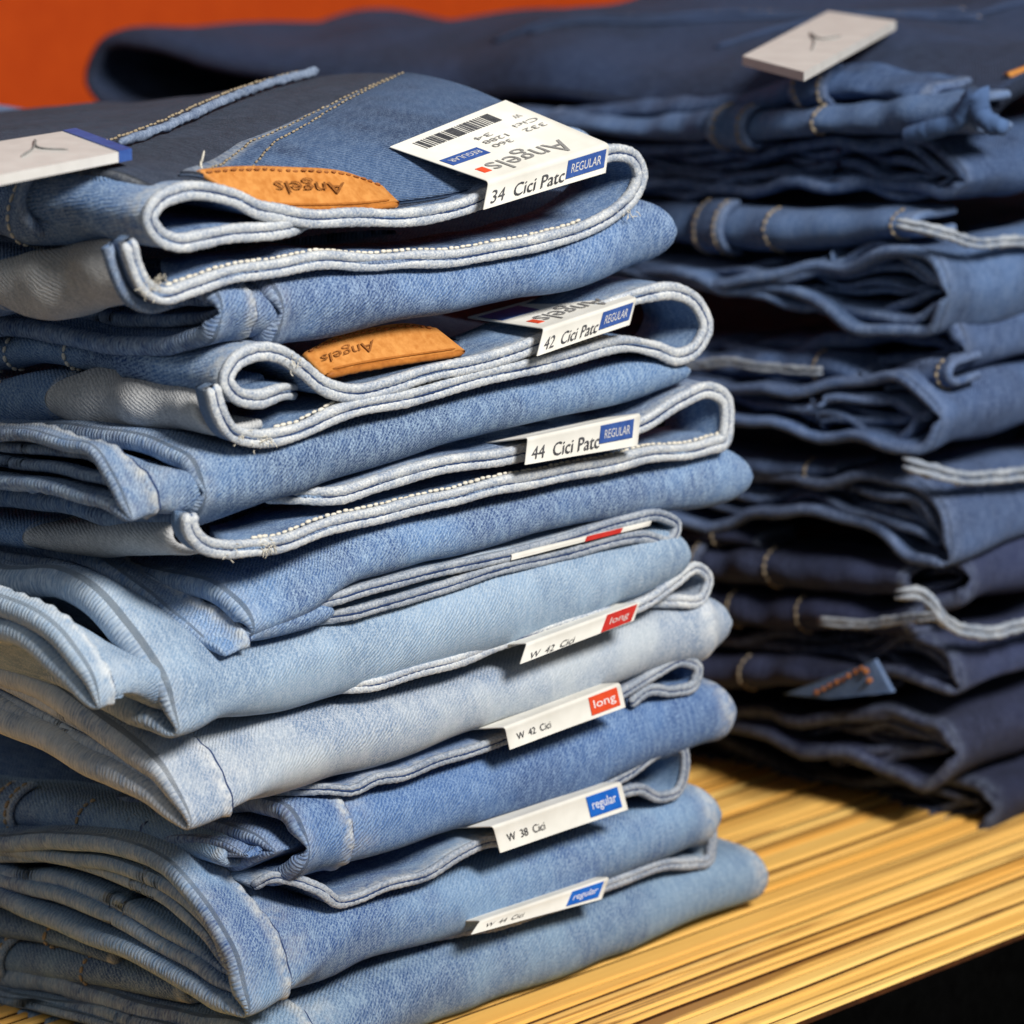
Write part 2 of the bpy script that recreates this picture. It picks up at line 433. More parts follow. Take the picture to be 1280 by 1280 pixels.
        if seam and lay == 0:
            ridge = np.exp(-((ti - seam) / 0.0016) ** 2) * 0.0011
            step = 0.0009 / (1 + np.exp((ti - seam) / 0.0007))
            groove = -0.0012 * np.exp(-((ti - seam - 0.0012) / 0.0007) ** 2)
            rope = 1 + 0.35 * np.sin(ss * 900)
            Gi = Gi + N * (ridge[None] * rope + (step + groove)[None])[..., None]
            wear = wear + np.exp(-((ti - seam + 0.0010) / 0.0022) ** 2)[None] * seam_wear
            wear = wear + np.exp(-((ti - seam - 0.006) / 0.005) ** 2)[None] * 0.3 * (0.6 + 0.4 * np.sin(ss * 420))
        if seam_right and lay == 0:
            tr = (xr - xl) - seam_right
            Gi = Gi + N * (np.exp(-((ti - tr) / 0.003) ** 2) * 0.0012)[None, :, None]
            wear = wear + np.exp(-((ti - tr) / 0.004) ** 2)[None] * 0.6
        wear = np.clip(wear + np.exp(-(ti / 0.004) ** 2)[None] * 0.22, 0, 1)
        o = shell(name if lay == 0 else 'inner_layer', Gi, thk, mat, parent, sign, wear)
        objs.append(o)
        if seam and lay == 0:
            jx = int(np.argmin(np.abs(ti - (seam + 0.0012)))); j0 = len(DD) - 1
            tube('seam_thread', (Gi[:, jx] + N[:, jx] * 0.0001)[j0 - 55:j0 + 45], 0.00042, thread or M['thread_navy'], o, 6, 0.1)
    return objs, xl, xr

def waistband(parent, mat, px, y0=0.004, th=0.0042, depth=0.04, back=(0.0, 0.0), binding='cream', stitch=None, name='waistband',
              n=260, bind_r=0.00145, sag=None, seed=0, trim=True, side=1, shallow=(), tuck=0.012, tuck_end=0.0):
    """flattened waistband whose raw edge faces the front. px traces its edge on the front plane"""
    C = sm(to_y(px, y0), n)
    T = np.gradient(C, axis=0); T /= np.linalg.norm(T, axis=1, keepdims=True)
    nn = np.stack([-T[:, 2], np.zeros(n), T[:, 0]], 1) * side       # in-plane normal
    C = C + nn * (wob(C, 30, seed)[:, None] * 0.0005)
    C[:, 1] += wob(C * 1.0, 14, seed + 2) * 0.0012
    s_ = arclen(C); C[:, 1] += tuck * np.clip(1 - s_ / 0.022, 0, 1) ** 1.5 + tuck_end * np.clip(1 - (s_[-1] - s_) / 0.022, 0, 1) ** 1.5
    ys = np.array([0, 0.0015, 0.004, 0.008, 0.014, 0.024, depth])
    rows = []
    dep = np.ones(n); sfr = np.linspace(0, 1, n)
    for (s0, s1, dv) in shallow: dep[(sfr >= s0) & (sfr <= s1)] = dv / depth
    dep = np.convolve(np.pad(dep, 6, mode='edge'), np.ones(13) / 13, 'valid')
    for y in ys:
        f = y / depth
        r = C + nn * th / 2 + np.array([back[0] * f, 0, back[1] * f]); r[:, 1] += y * dep
        if sag is not None: r[:, 2] += sag * math.sin(f * 2.2)
        rows.append(r + nn * (wob(r, 40, seed + 4)[:, None] * 0.0004))
    G = np.stack(rows, 1)                                     # rows along the edge, columns go back
    N = normals(G, 1); sign = 1 if (N[n // 2, 2] @ nn[n // 2]) > 0 else -1
    wear = np.zeros(G.shape[:2]); wear[:, :2] = 0.6; wear[:, 2] = 0.2
    o = shell(name, G, th, mat, parent, sign, wear, k=3)
    if trim:
        for s in (-1, 1):
            E = C + nn * (s * th * 0.33); E[:, 1] -= 0.0012 + 0.0
            E = E + nn * (0.00009 * np.sin(arclen(E) * 2100 + wob(E, 60, 2) * 3))[:, None]
            tube('edge_binding', E, bind_r * 0.92, M[binding], o, 12, 0.03, sq=0.62)
        E = C.copy(); E[:, 1] -= 0.0016
        tube('piping_thread', E, 0.00062, M['thread_navy'], o, 6, 0.1)
    if stitch:
        a, b, s = stitch                                       # range along the edge, side
        sl = slice(int(a * (n - 1)), int(b * (n - 1)) + 1)
        E = (C + nn * s * (th / 2 + 0.0007))[sl]; E[:, 1] += 0.0004
        stitches('stitching', E, M['thread_cream'], o, 0.0026, 0.0024, 0.00068)
    return o, C, nn

def roll(parent, mat, top, bot, x, bulge=0.010, th=0.003, n=120, seed=0, amp=0.0008, name='waistband_side', loops=(), thread='thread_tan', ends=None, wear_ends=0.5, stitch_w=0.0008, pinch=0.0):
    """cloth band lying along the stack's side, rounded outwards. top/bot: pixel edges on plane x"""
    A = sm(to_x(top, x), n); B = sm(to_x(bot, x), n)
    ph = np.linspace(-1.25, 1.25, 26) * math.pi / 2
    G = np.zeros((n, len(ph), 3))
    c = (A + B) / 2; h = np.linalg.norm(A - B, axis=1) / 2
    for j, p in enumerate(ph):
        G[:, j] = c + (A - c) * math.sin(np.clip(p, -math.pi/2, math.pi/2)) 
        G[:, j, 0] = x - bulge * math.cos(p) * (0.75 + 0.25) + (0.010 * max(0, abs(p) - math.pi / 2) / 0.4 if abs(p) > math.pi / 2 else 0)
    if pinch:
        s = np.linspace(0, 1, n)
        G[..., 0] += (pinch * np.sin(s * 13 + seed) * np.exp(-((s - 0.5) / 0.3) ** 2))[:, None]
    d = wob(G, 16, seed) * amp + wob(G, 45, seed + 1) * amp * 0.5
    G[..., 0] -= d; G[..., 2] += d * 0.6
    Gr = G.transpose(1, 0, 2)                                  # rows across, columns along the band
    N = normals(Gr, 1); sign = 1 if N[13, n // 2, 0] < 0 else -1
    N = N * (1 if sign == 1 else -1)
    wear = np.zeros(Gr.shape[:2]); wear[:, :3] = wear_ends; wear[:, -3:] = wear_ends
    o = shell(name, Gr, th, mat, parent, sign, wear, k=3)
    for lp in loops:                                           # (position 0..1, width, kind)
        f, w, kind = lp
        L = arclen(A)[-1]; i0 = np.clip(int((f - w / 2 / L) * n), 1, n - 3); i1 = np.clip(int((f + w / 2 / L) * n), i0 + 2, n - 2)
        P = Gr + N * 0.0014
        if kind == 'loop':
            seg = np.linspace(i0, i1, 8); ii = np.clip(seg.astype(int), 0, n - 1)
            S = np.stack([Gr[3:-3, int(q)] * (1 - (q % 1)) + Gr[3:-3, min(int(q) + 1, n - 1)] * (q % 1) for q in seg], 1) 
            NN = np.stack([N[3:-3, int(q)] for q in seg], 1)
            wl = np.zeros(S.shape[:2]); wl[:, :2] = .6; wl[:, -2:] = .6
            lo = shell('belt_loop', S + NN * 0.0026, 0.0022, mat, parent, sign, wl, k=3)
            for jj in (1, 6):
                stitches('stitching', (S + NN * 0.0029)[:, jj], M[thread], lo, 0.0030, 0.0026, stitch_w * 0.85, up=(-1, 0, 0.1))
        else:
            i = int((i0 + i1) / 2)
            stitches('stitching', (Gr + N * 0.0004)[3:-3, i], M[thread], o, 0.0030, 0.0026, stitch_w * 0.85, up=(-1, 0, 0.1))
    return o

def panel(parent, mat, quad_rows, th, name, seed=0, amp=0.001, nx=60, ny=60, wearf=None, label=None, sign=None):
    R = [sm(r, nx) for r in quad_rows]; R = np.stack(R, 0)
    G = np.stack([sm(R[:, j], ny) for j in range(nx)], 1)
    N = normals(G, 1); sg = 1 if N[ny // 2, nx // 2, 2] > 0 else -1
    N = N * sg
    G = G + N * ((wob(G, 9, seed) + 0.5 * wob(G, 22, seed + 2)) * amp)[..., None]
    w = wearf(G) if wearf else None
    return shell(name, G, th, mat, parent, sg, w), G, N

# ---- flat print on a quad (bl, br, tr, tl)
def bil(Q, u, v):
    u = np.asarray(u)[..., None]; v = np.asarray(v)[..., None]
    return Q[0]*(1-u)*(1-v) + Q[1]*u*(1-v) + Q[2]*u*v + Q[3]*(1-u)*v
def qn(Q):
    n = np.cross(Q[1]-Q[0], Q[3]-Q[0]); n /= np.linalg.norm(n)
    return n if n @ (CAM - Q[0]) > 0 else -n

def block(name, Q, u0, u1, v0, v1, mat, parent, lift=0.0002):
    n = qn(Q); P = bil(Q, [u0, u1, u1, u0], [v0, v0, v1, v1])
    V = np.vstack([P + n * lift, P + n * (lift - 0.00015)])
    F = [(0,1,2,3), (7,6,5,4), (0,4,5,1), (1,5,6,2), (2,6,7,3), (3,7,4,0)]
    return add_mesh(name, V, F, mat, parent, smooth=False)

def lettering(text, Q, u0, u1, v0, v1, mat, parent, flip=False, lift=0.00028, bold=0.0, name='lettering', shear=0.0):
    cu = bpy.data.curves.new('lettering', 'FONT'); cu.body = text; cu.offset = bold; cu.shear = shear; cu.resolution_u = 3
    ob = bpy.data.objects.new('lettering_source', cu); col.objects.link(ob)
    dg = bpy.context.evaluated_depsgraph_get(); dg.update()
    me = bpy.data.meshes.new_from_object(ob.evaluated_get(dg))
    P = np.array([v.co[:] for v in me.vertices]); F = [tuple(p.vertices) for p in me.polygons]
    bpy.data.objects.remove(ob); bpy.data.curves.remove(cu); bpy.data.meshes.remove(me)
    mn, mx = P.min(0), P.max(0)
    uu = (P[:, 0] - mn[0]) / (mx[0] - mn[0]); vv = (P[:, 1] - mn[1]) / (mx[1] - mn[1])
    if flip: uu, vv = 1 - uu, 1 - vv
    W = bil(Q, u0 + uu * (u1 - u0), v0 + vv * (v1 - v0)) + qn(Q) * lift
    return add_mesh(name, W, F, mat, parent, smooth=False)

def card(parent, rows, th, mat, name='card', n=14, curl=None):
    """bent card through straight rows (each row = left, right point)"""
    R = np.array(rows)                                  # k,2,3
    G = []
    for k in range(len(R)):
        G.append(R[k, 0] + (R[k, 1] - R[k, 0]) * np.linspace(0, 1, n)[:, None])
    G = np.stack(G, 0)
    uu_ = np.linspace(0, 1, n); nrm_ = np.cross(R[0, 1] - R[0, 0], R[1, 0] - R[0, 0]); nrm_ /= np.linalg.norm(nrm_)
    if nrm_ @ (CAM - R[0, 0]) < 0: nrm_ = -nrm_
    G[0] += nrm_ * (0.00025 * (np.cos(uu_ * 6.28) - 1) * 0.5)[:, None]
    # densify with a tight bend at interior rows
    out = [G[0]]
    for k in range(1, len(G) - 1):
        a = (G[k-1] - G[k]); b = (G[k+1] - G[k])
        la = np.linalg.norm(a, axis=1, keepdims=True); lb = np.linalg.norm(b, axis=1, keepdims=True)
        p = G[k] + a / la * 0.0016; q = G[k] + b / lb * 0.0016
        for s in (0, .25, .5, .75, 1): out.append((1-s)**2 * p + 2*s*(1-s) * G[k] + s*s * q)
    out.append(G[-1]); G = np.stack(out, 0)
    N = normals(G, 1); mid = G[len(G)//2, n//2]
    sg = 1 if N[1, n//2] @ (CAM - mid) > 0 else -1
    return shell(name, G, th, mat, parent, sg, None, 0, k=1)

# ------------------------------------------------------------------ the setting
def structure(o): o['kind'] = 'structure'; return o

def boxmesh(name, lo, hi, mat, parent=None):
    x0, y0, z0 = lo; x1, y1, z1 = hi
    V = [(x0,y0,z0),(x1,y0,z0),(x1,y1,z0),(x0,y1,z0),(x0,y0,z1),(x1,y0,z1),(x1,y1,z1),(x0,y1,z1)]
    F = [(3,2,1,0),(4,5,6,7),(0,1,5,4),(1,2,6,5),(2,3,7,6),(3,0,4,7)]
    return add_mesh(name, V, F, mat, parent, smooth=False)

def wood():
    t = NT('honey_wood'); oc = t.n('ShaderNodeTexCoord').outputs['Object']
    rnd = t.n('ShaderNodeObjectInfo').outputs['Random']
    cmb = t.n('ShaderNodeCombineXYZ'); t.l(t.math('MULTIPLY', rnd, 37.0), cmb.inputs[2]); t.l(t.math('MULTIPLY', rnd, 11.0), cmb.inputs[0])
    v = t.n('ShaderNodeVectorMath', operation='ADD'); t.l(oc, v.inputs[0]); t.l(cmb.outputs[0], v.inputs[1])
    g1 = t.noise(t.mapping(v.outputs[0], (3.2, 230, 60)), 1.0, 4, 0.6)
    g2 = t.noise(t.mapping(v.outputs[0], (14, 900, 200)), 1.0, 3, 0.6)
    g3 = t.noise(t.mapping(v.outputs[0], (3, 40, 10)), 1.0, 2)
    c = t.mix(t.ramp(g3, 0.3, 0.7), s2l((240, 176, 82)), s2l((252, 208, 120)))
    c = t.mix(t.math('MULTIPLY', rnd, 0.22), c, s2l((206, 138, 62)))
    c = t.mix(t.math('MULTIPLY', t.ramp(g1, 0.575, 0.60), 0.7), c, s2l((112, 62, 22)))
    c = t.mix(t.math('MULTIPLY', t.ramp(g2, 0.52, 0.75), 0.35), c, s2l((150, 92, 40)))
    t.l(c, t.b.inputs['Base Color']); t.b.inputs['Roughness'].default_value = 0.42
    t.b.inputs['Specular IOR Level'].default_value = 0.35
    bp = t.n('ShaderNodeBump'); bp.inputs['Strength'].default_value = 0.5; bp.inputs['Distance'].default_value = 0.0006; bp.invert = True
    t.l(g1, bp.inputs['Height']); t.l(bp.outputs[0], t.b.inputs['Normal'])
    return t.m
M['wood'] = wood()
M['wood_dark'] = cloth_plain('dark_wood_joint', (52, 27, 10), (84, 46, 18), 200)
M['black'] = cloth_plain('black_edge_and_void', (5, 5, 5), (9, 9, 9), 200, 0.0001, 0.9)  # black of the shelf edge, also paints the darkness below it
M['black'].node_tree.nodes['Principled BSDF'].inputs['Specular IOR Level'].default_value = 0.0
M['wall'] = cloth_plain('orange_paint', (184, 64, 10), (194, 72, 14), 40, 0.0002, 0.7)

EDGE_Y = float(on_z(1130, 1224)[1])                      # the shelf's front edge
SX0, SX1, SY1 = -0.24, 1.15, 0.62
shelf = boxmesh('shelf', (SX0, EDGE_Y + 0.002, -0.030), (SX1, SY1, -0.0035), M['wood_dark']); structure(shelf)
structure_edge = boxmesh('front_edge', (SX0, EDGE_Y - 0.001, -0.032), (SX1, EDGE_Y + 0.0016, -0.0032), M['black'], shelf)
yb = EDGE_Y; k = 0
xs = np.linspace(SX0, SX1, 30)
prev = np.full(30, EDGE_Y) + 0.0004
while yb < SY1 - 0.02:
    w = random.choice([0.006, 0.0075, 0.009, 0.011, 0.013])
    yb += w
    nxt = yb + np.cumsum(RNG.normal(size=30)) * 0.00045
    nxt = np.maximum(nxt, prev + 0.0055)
    gap = 0.0010 + 0.0016 * random.random()
    zt = -0.0012 * random.random()
    lo, hi = prev + gap / 2, nxt - gap / 2
    br = 0.0009
    prof = [(lo, -0.0034), (lo, zt - br), (lo + br, zt), (hi - br, zt), (hi, zt - br), (hi, -0.0034)]
    V = np.stack([np.column_stack([xs, p[0], np.full(30, p[1])]) for p in prof], 1)
    idx = np.arange(180).reshape(30, 6)
    F = np.stack([idx[:-1, :-1], idx[1:, :-1], idx[1:, 1:], idx[:-1, 1:]], -1).reshape(-1, 4).tolist()
    F += [idx[0].tolist(), idx[-1][::-1].tolist()]
    add_mesh('wood_strip', V.reshape(-1, 3), F, M['wood'], shelf, smooth=False, mats=[M['wood_dark']], fmat=[1 if (q % 5) in (0, 4) else 0 for q in range(29 * 5)] + [1, 1])
    prev = nxt
structure(boxmesh('back_wall', (float(on_y(-90, 60, SY1)[0]) - 0.30, SY1 + 0.003, -0.03), (float(on_y(1400, 60, SY1)[0]), SY1 + 0.02, 0.60), M['wall']))
structure(boxmesh('dark_void_sheet', (SX0, EDGE_Y + 0.05, -0.9), (SX1, EDGE_Y + 0.07, -0.034), M['black']))  # added black sheet standing in for the dark void under the shelf

# ------------------------------------------------------------------ near stack
GRP = 'jeans folded in the near stack'
def jeans(label, px, group=GRP):
    p = on_y(px[0], px[1], 0.0)
    return thing('folded_jeans', label, 'jeans', (p[0], 0.10, p[2]), group)
YF = 0.003

# 1 ---- top pair
j = jeans('mid blue jeans topping the near stack, tan leather patch beside a white 34 tag', (500, 410))
mat = SKY['j1']
leg_fold(j, mat, [(60,318),(200,326),(310,336),(346,360),(355,392),(348,424),(280,432),(120,420)], 4,
         [(354,348),(450,338),(600,322),(720,298),(800,254),(826,252)], [(354,430),(450,416),(560,392),(680,366),(760,346),(812,328),(828,324)], seed=1, th=0.007)
leg_fold(j, mat, [(40,345),(180,350),(255,350),(274,362),(279,392),(276,420),(250,430),(60,425)], 4,
         [(280,352),(350,352),(420,350),(500,345)], [(280,428),(350,426),(420,412),(500,400)], seed=2, th=0.006, seam=0.0135, inner=1, blend=0.02, y0=0.001)
o, C, nn = waistband(j, mat, [(420,281),(340,285),(290,292),(245,300),(213,302),(190,290),(181,271),(190,254),(215,240),(255,236),(290,245),(318,262),(345,268),(420,271),(500,271),(565,262),(610,240),(680,214),(740,196),(772,190),(792,200),(799,220),(792,242),(772,264),(735,284),(680,300),(600,315),(500,325),(400,326),(300,341),(230,358),(198,366),(178,356),(164,332),(155,300)],
      y0=YF, depth=0.022, stitch=(0.62, 0.955, -1), seed=3, n=440, shallow=[(0.0, 0.24, 0.05), (0.24, 0.50, 0.012), (0.93, 1.0, 0.004)])
roll(j, mat, [(-60,232),(0,228),(40,224),(110,213),(160,220),(184,228)], [(-60,290),(0,292),(40,302),(100,306),(150,297),(184,300)], float(on_y(186,270,YF)[0]) + 0.009, 0.0085, seed=5, loops=[(0.42, 0.010, 'st')], thread='thread_cream', amp=0.0014, pinch=0.002)
roll(j, M['lining'], [(8,324),(50,312),(105,303),(150,297)], [(12,380),(40,396),(120,388),(192,368)], float(on_y(180,340,YF)[0]) + 0.010, 0.009, seed=6, name='waistband_lining', amp=0.0012, pinch=0.0022)
roll(j, mat, [(-60,305),(-20,310),(14,322)], [(-60,400),(-10,395),(16,388)], float(on_y(180,340,YF)[0]) + 0.012, 0.008, seed=7)
# the back panel lying on top
zf = lambda px: on_y(px[0], px[1], 0.006)
front = [zf(p) for p in [(200,241),(255,233),(290,242),(340,262),(500,266),(590,247),(680,210),(770,188)]]
xr = front[-1][0]; xl = front[0][0]
rt = sm(to_x([(770,188),(700,152),(640,128),(580,108),(520,95),(450,95),(380,102),(250,118),(100,132),(0,140),(-150,152)], xr), 100)
rows = [front]
fr = np.array(front)
for y in (0.03, 0.07, 0.12, 0.18, 0.26, 0.36):
    zr = np.interp(y, rt[:, 1], rt[:, 2]); rise = zr - rt[0, 2]
    base = on_y(205, 232, 0.006)[2]
    q = (fr[:, 0] - xl) / (xr - xl)
    zl = base + 0.003 - 0.085 * max(0, y - 0.05)
    z = zl * (1 - q) + zr * q
    k = math.exp(-y / 0.02)
    rows.append([np.array([x, y, zz * (1 - k) + f2 * k]) for x, zz, f2 in zip(fr[:, 0], z, fr[:, 2])])
pan, PG, PN = panel(j, SKY['grey'], rows, 0.004, 'back_panel', seed=4, amp=0.0009, nx=120, ny=120)
PP = PG.reshape(-1, 3); rel = PP - CAM
PX = 640 + FPX * (rel @ RT) / (rel @ FW); PY = 640 - FPX * (rel @ UP) / (rel @ FW)
def on_panel(px, py, lift=0.001):
    i = int(np.argmin((PX - px) ** 2 + (PY - py) ** 2)); return PP[i] + PN.reshape(-1, 3)[i] * lift
def ij_panel(px, py):
    i = int(np.argmin((PX - px) ** 2 + (PY - py) ** 2)); return i // 120, i % 120
# yoke: the bluer cloth between the double seam and the waistband
si = [ij_panel(*p) for p in [(225,222),(300,182),(380,150),(450,118),(505,98)]]
ii = np.array([a for a, b in si], float); jj = np.array([b for a, b in si], float)
ns_, nc_ = 70, 60
f = np.linspace(0, 1, ns_); si_ = np.interp(f, np.linspace(0, 1, 5), ii); sj_ = np.interp(f, np.linspace(0, 1, 5), jj)
YG = np.zeros((ns_, nc_, 3))
for a in range(ns_):
    for b in range(nc_):
        q = b / (nc_ - 1)
        I = si_[a] * (1 - q) + q * (0 + (si_[-1]) * f[a]); J = sj_[a] * (1 - q) + q * 117
        i0, j0 = int(min(I, 117)), int(min(J, 117)); u, v = I - i0, J - j0
        YG[a, b] = (PG[i0, j0]*(1-u)*(1-v) + PG[i0+1, j0]*u*(1-v) + PG[i0, j0+1]*(1-u)*v + PG[i0+1, j0+1]*u*v) + PN[i0, j0] * 0.0016
nY = normals(YG, 1); sgY = 1 if nY[30, 30, 2] > 0 else -1
wY = np.zeros((ns_, nc_)); wY[:, :3] = 0.35
yoke = shell('yoke', YG, 0.0012, SKY['yoke'], j, sgY, wY)
for cix in (2, 6):
    stitches('stitching', YG[:, cix] + np.array([0, 0, 0.0004]), M['thread_tan'], yoke, 0.0036, 0.0022, 0.00045, up=(0, 0, 1))
# pocket edge with pale piping
pk = sm([on_panel(*p, 0.0022) for p in [(150,186),(210,165),(280,135),(340,112),(398,96)]], 60)
tube('pocket_edge', pk, 0.0015, M['pocket_pipe'], j, 8, 0.2)
stitches('pocket_stitching', pk + np.array([-0.004, 0.004, 0]), M['thread_tan'], j, 0.0034, 0.0026, 0.0006, up=(0, 0, 1))

def patch(parent, px_front, px_back, yb, text='Angels', tu=(0.3, 0.72)):
    F0 = sm(to_y(px_front, YF + 0.0005), 40); B0 = sm(to_y(px_back, yb), 40)
    rows = [F0 * (1 - s) + B0 * s for s in np.linspace(0, 1, 12)]
    G = np.stack(rows, 0)
    N = normals(G, 1); sg = 1 if N[6, 20, 2] > 0 else -1
    G = G + N * sg * wob(G, 20, 3)[..., None] * 0.0004
    o = shell('leather_patch', G, 0.0022, M['leather'], parent, sg, None, 0)
    E = G[1] * 0.93 + G[2] * 0.07 + N[1] * sg * 0.0003
    tube('tooled_line', E[2:-2], 0.0004, M['leather_edge'], o, 6)
    stitches('stitching', G[-2] + N[-2] * sg * 0.0004, M['thread_rust'], o, 0.0032, 0.0024, 0.0005, up=(0, 0, 1))
    tube('patch_rim', G[0] - N[0] * sg * 0.001, 0.0012, M['leather_edge'], o, 8, 0.05)
    i0, i1 = int(tu[0] * 39), int(tu[1] * 39)
    Q = [G[2, i0], G[2, i1], G[9, i1], G[9, i0]]
    lettering(text, [np.array(q) for q in Q], 0, 1, 0.25, 0.85, M['ink_leather'], o, flip=True, lift=0.0009, shear=0.3)
    return o
patch(j, [(316,258),(345,260),(400,261),(460,258),(497,252)], [(250,212),(290,208),(360,208),(430,214),(478,232)], 0.012)
patch_y = 0.02
stitches('loose_thread', sm([on_panel(250,216,.001), on_panel(249,213,.003), on_panel(250,214,.006)], 20), M['thread_cream'], j, 0.002, 0.004, 0.0004)

# 2 ----
j = jeans('mid blue jeans, second from the top, half covered leather patch and 42 tag', (500, 560)); mat = SKY['j2']
leg_fold(j, mat, [(-60,522),(0,530),(130,537),(215,552),(255,582),(264,618),(250,652),(190,664),(80,640),(-40,625)], 5,
         [(265,562),(330,556),(400,542),(500,512),(600,488),(700,466),(800,446),(852,440)], [(262,648),(330,626),(420,602),(560,562),(700,527),(800,501),(853,486)], seed=11, th=0.006, inner=0)
leg_fold(j, mat, [(-60,540),(0,543),(80,546),(126,562),(150,608),(174,657),(130,640),(60,612),(-60,596)], 5,
         [(176,572),(215,575),(262,590),(340,595)], [(176,657),(210,652),(262,640),(340,620)], seed=12, th=0.004, seam=0.009, inner=1, blend=0.02, y0=0.002)
waistband(j, mat, [(400,494),(348,488),(312,497),(286,490),(276,474),(286,454),(312,441),(342,444),(372,462),(400,482),(432,489),(480,482),(540,466),(600,452),(645,438),(690,418),(750,388),(800,368),(842,364),(868,380),(878,408),(866,436),(846,447),(818,437),(780,429),(700,446),(600,471),(500,496),(420,516),(360,541),(312,546),(282,537),(266,512),(258,482)],
      y0=YF, depth=0.024, stitch=(0.64, 0.93, -1), seed=13, n=440, shallow=[(0.0, 0.20, 0.045), (0.20, 0.32, 0.010), (0.925, 1.0, 0.004)])
roll(j, mat, [(-60,416),(0,412),(60,406),(130,402),(200,412),(300,436)], [(-60,462),(0,459),(80,456),(120,462),(200,472),(284,488)], float(on_y(280,470,YF)[0]) + 0.010, 0.010, seed=15, loops=[(0.2, .01, 'st'), (0.28, 0.008, 'st'), (0.51, 0.01, 'st')], thread='thread_cream', amp=0.0012)
roll(j, M['lining'], [(84,470),(120,457),(190,470),(262,482)], [(86,520),(120,536),(200,534),(284,545)], float(on_y(262,510,YF)[0]) + 0.010, 0.009, seed=16, name='waistband_lining', amp=0.0012, pinch=0.0022)
roll(j, mat, [(-60,478),(0,474),(50,466),(88,468)], [(-60,540),(0,537),(50,532),(88,526)], float(on_y(262,510,YF)[0]) + 0.011, 0.009, seed=17, loops=[(0.5, .01, 'st')], thread='thread_cream')
patch(j, [(410,466),(440,460),(500,450),(550,443),(580,438)], [(382,440),(420,420),(460,410),(510,404),(545,410)], 0.012, tu=(0.05, 0.45))

# 3 ----
j = jeans('mid blue jeans with cream edged waistband and white 44 tag, third from top', (560, 690)); mat = SKY['j3']
leg_fold(j, mat, [(-60,688),(60,690),(190,700),(270,720),(312,756),(326,798),(300,808),(200,792),(60,730),(-60,700)], 5,
         [(328,702),(420,676),(500,652),(600,630),(700,604),(800,582),(890,560),(928,556)], [(326,806),(380,782),(420,742),(480,721),(600,695),(700,668),(800,652),(900,638),(930,632)], seed=21, th=0.007, inner=0)
leg_fold(j, mat, [(-60,660),(0,670),(100,690),(190,730),(250,785),(290,826),(230,797),(130,742),(-60,680)], 5,
         [(292,742),(318,752),(400,745)], [(290,826),(318,812),(400,780)], seed=22, th=0.006, seam=0.0085, inner=1, blend=0.02, y0=0.002)
waistband(j, mat, [(362,626),(420,619),(480,601),(560,580),(640,568),(720,548),(800,528),(850,500),(886,487),(904,498),(905,530),(900,550),(882,556),(800,571),(700,591),(600,611),(500,636),(400,661),(320,685),(272,686),(244,674),(231,654),(232,640)],
      y0=YF, depth=0.024, stitch=(0.46, 0.93, -1), seed=23, n=400, shallow=[(0.93, 1.0, 0.004)])
roll(j, M['lining'], [(50,655),(120,650),(228,644)], [(60,684),(120,694),(240,694)], float(on_y(235,665,YF)[0]) + 0.010, 0.008, seed=26, name='waistband_lining', amp=0.0008)
roll(j, mat, [(-60,640),(0,644),(54,652)], [(-60,676),(0,680),(58,688)], float(on_y(235,665,YF)[0]) + 0.011, 0.008, seed=27)

# 4 ----
j = jeans('pale blue jeans with a thin red tag edge, lying under the 44 jeans', (560, 800)); mat = SKY['j4']
leg_fold(j, mat, [(-60,682),(0,694),(90,716),(155,765),(200,832),(224,918),(196,908),(110,870),(-60,800)], 5,
         [(228,840),(330,808),(450,762),(560,730),(700,690),(785,664),(825,656),(850,652)], [(224,918),(300,902),(400,886),(520,851),(640,807),(780,762),(850,732)], seed=31, th=0.010, inner=0, amp=0.0014)
leg_fold(j, mat, [(-60,715),(0,745),(60,775),(112,836),(130,894),(100,868),(50,820),(-60,780)], 4,
         [(132,820),(180,820),(222,850),(300,850)], [(130,894),(180,893),(222,890),(300,880)], seed=32, th=0.007, seam=0.006, inner=1, blend=0.03, y0=0.003)
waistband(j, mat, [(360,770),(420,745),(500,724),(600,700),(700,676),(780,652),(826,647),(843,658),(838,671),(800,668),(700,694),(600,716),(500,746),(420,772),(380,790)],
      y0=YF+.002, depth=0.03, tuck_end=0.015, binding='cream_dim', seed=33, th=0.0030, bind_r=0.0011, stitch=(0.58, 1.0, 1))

# 5 ----
j = jeans('bleached almost white jeans with red printed W 42 tag, fifth from top', (560, 900)); mat = SKY['j5']
leg_fold(j, mat, [(-60,790),(0,826),(100,880),(180,928),(222,985),(240,1042),(212,1018),(110,962),(-60,880)], 5,
         [(244,935),(330,905),(400,890),(560,850),(650,826),(750,790),(850,750),(900,734)], [(240,1042),(300,1022),(380,986),(480,961),(620,912),(740,876),(850,836),(902,818)], seed=41, th=0.009, inner=2, seam=0.016, seam_right=0.012, inset=0.0015, amp=0.0013)
waistband(j, mat, [(400,866),(480,846),(560,826),(640,800),(720,774),(800,752),(840,728),(868,711),(882,724),(876,744),(844,750),(800,762)],
      y0=YF+.002, tuck_end=0.02, depth=0.03, seed=43, th=0.0030, bind_r=0.0013)

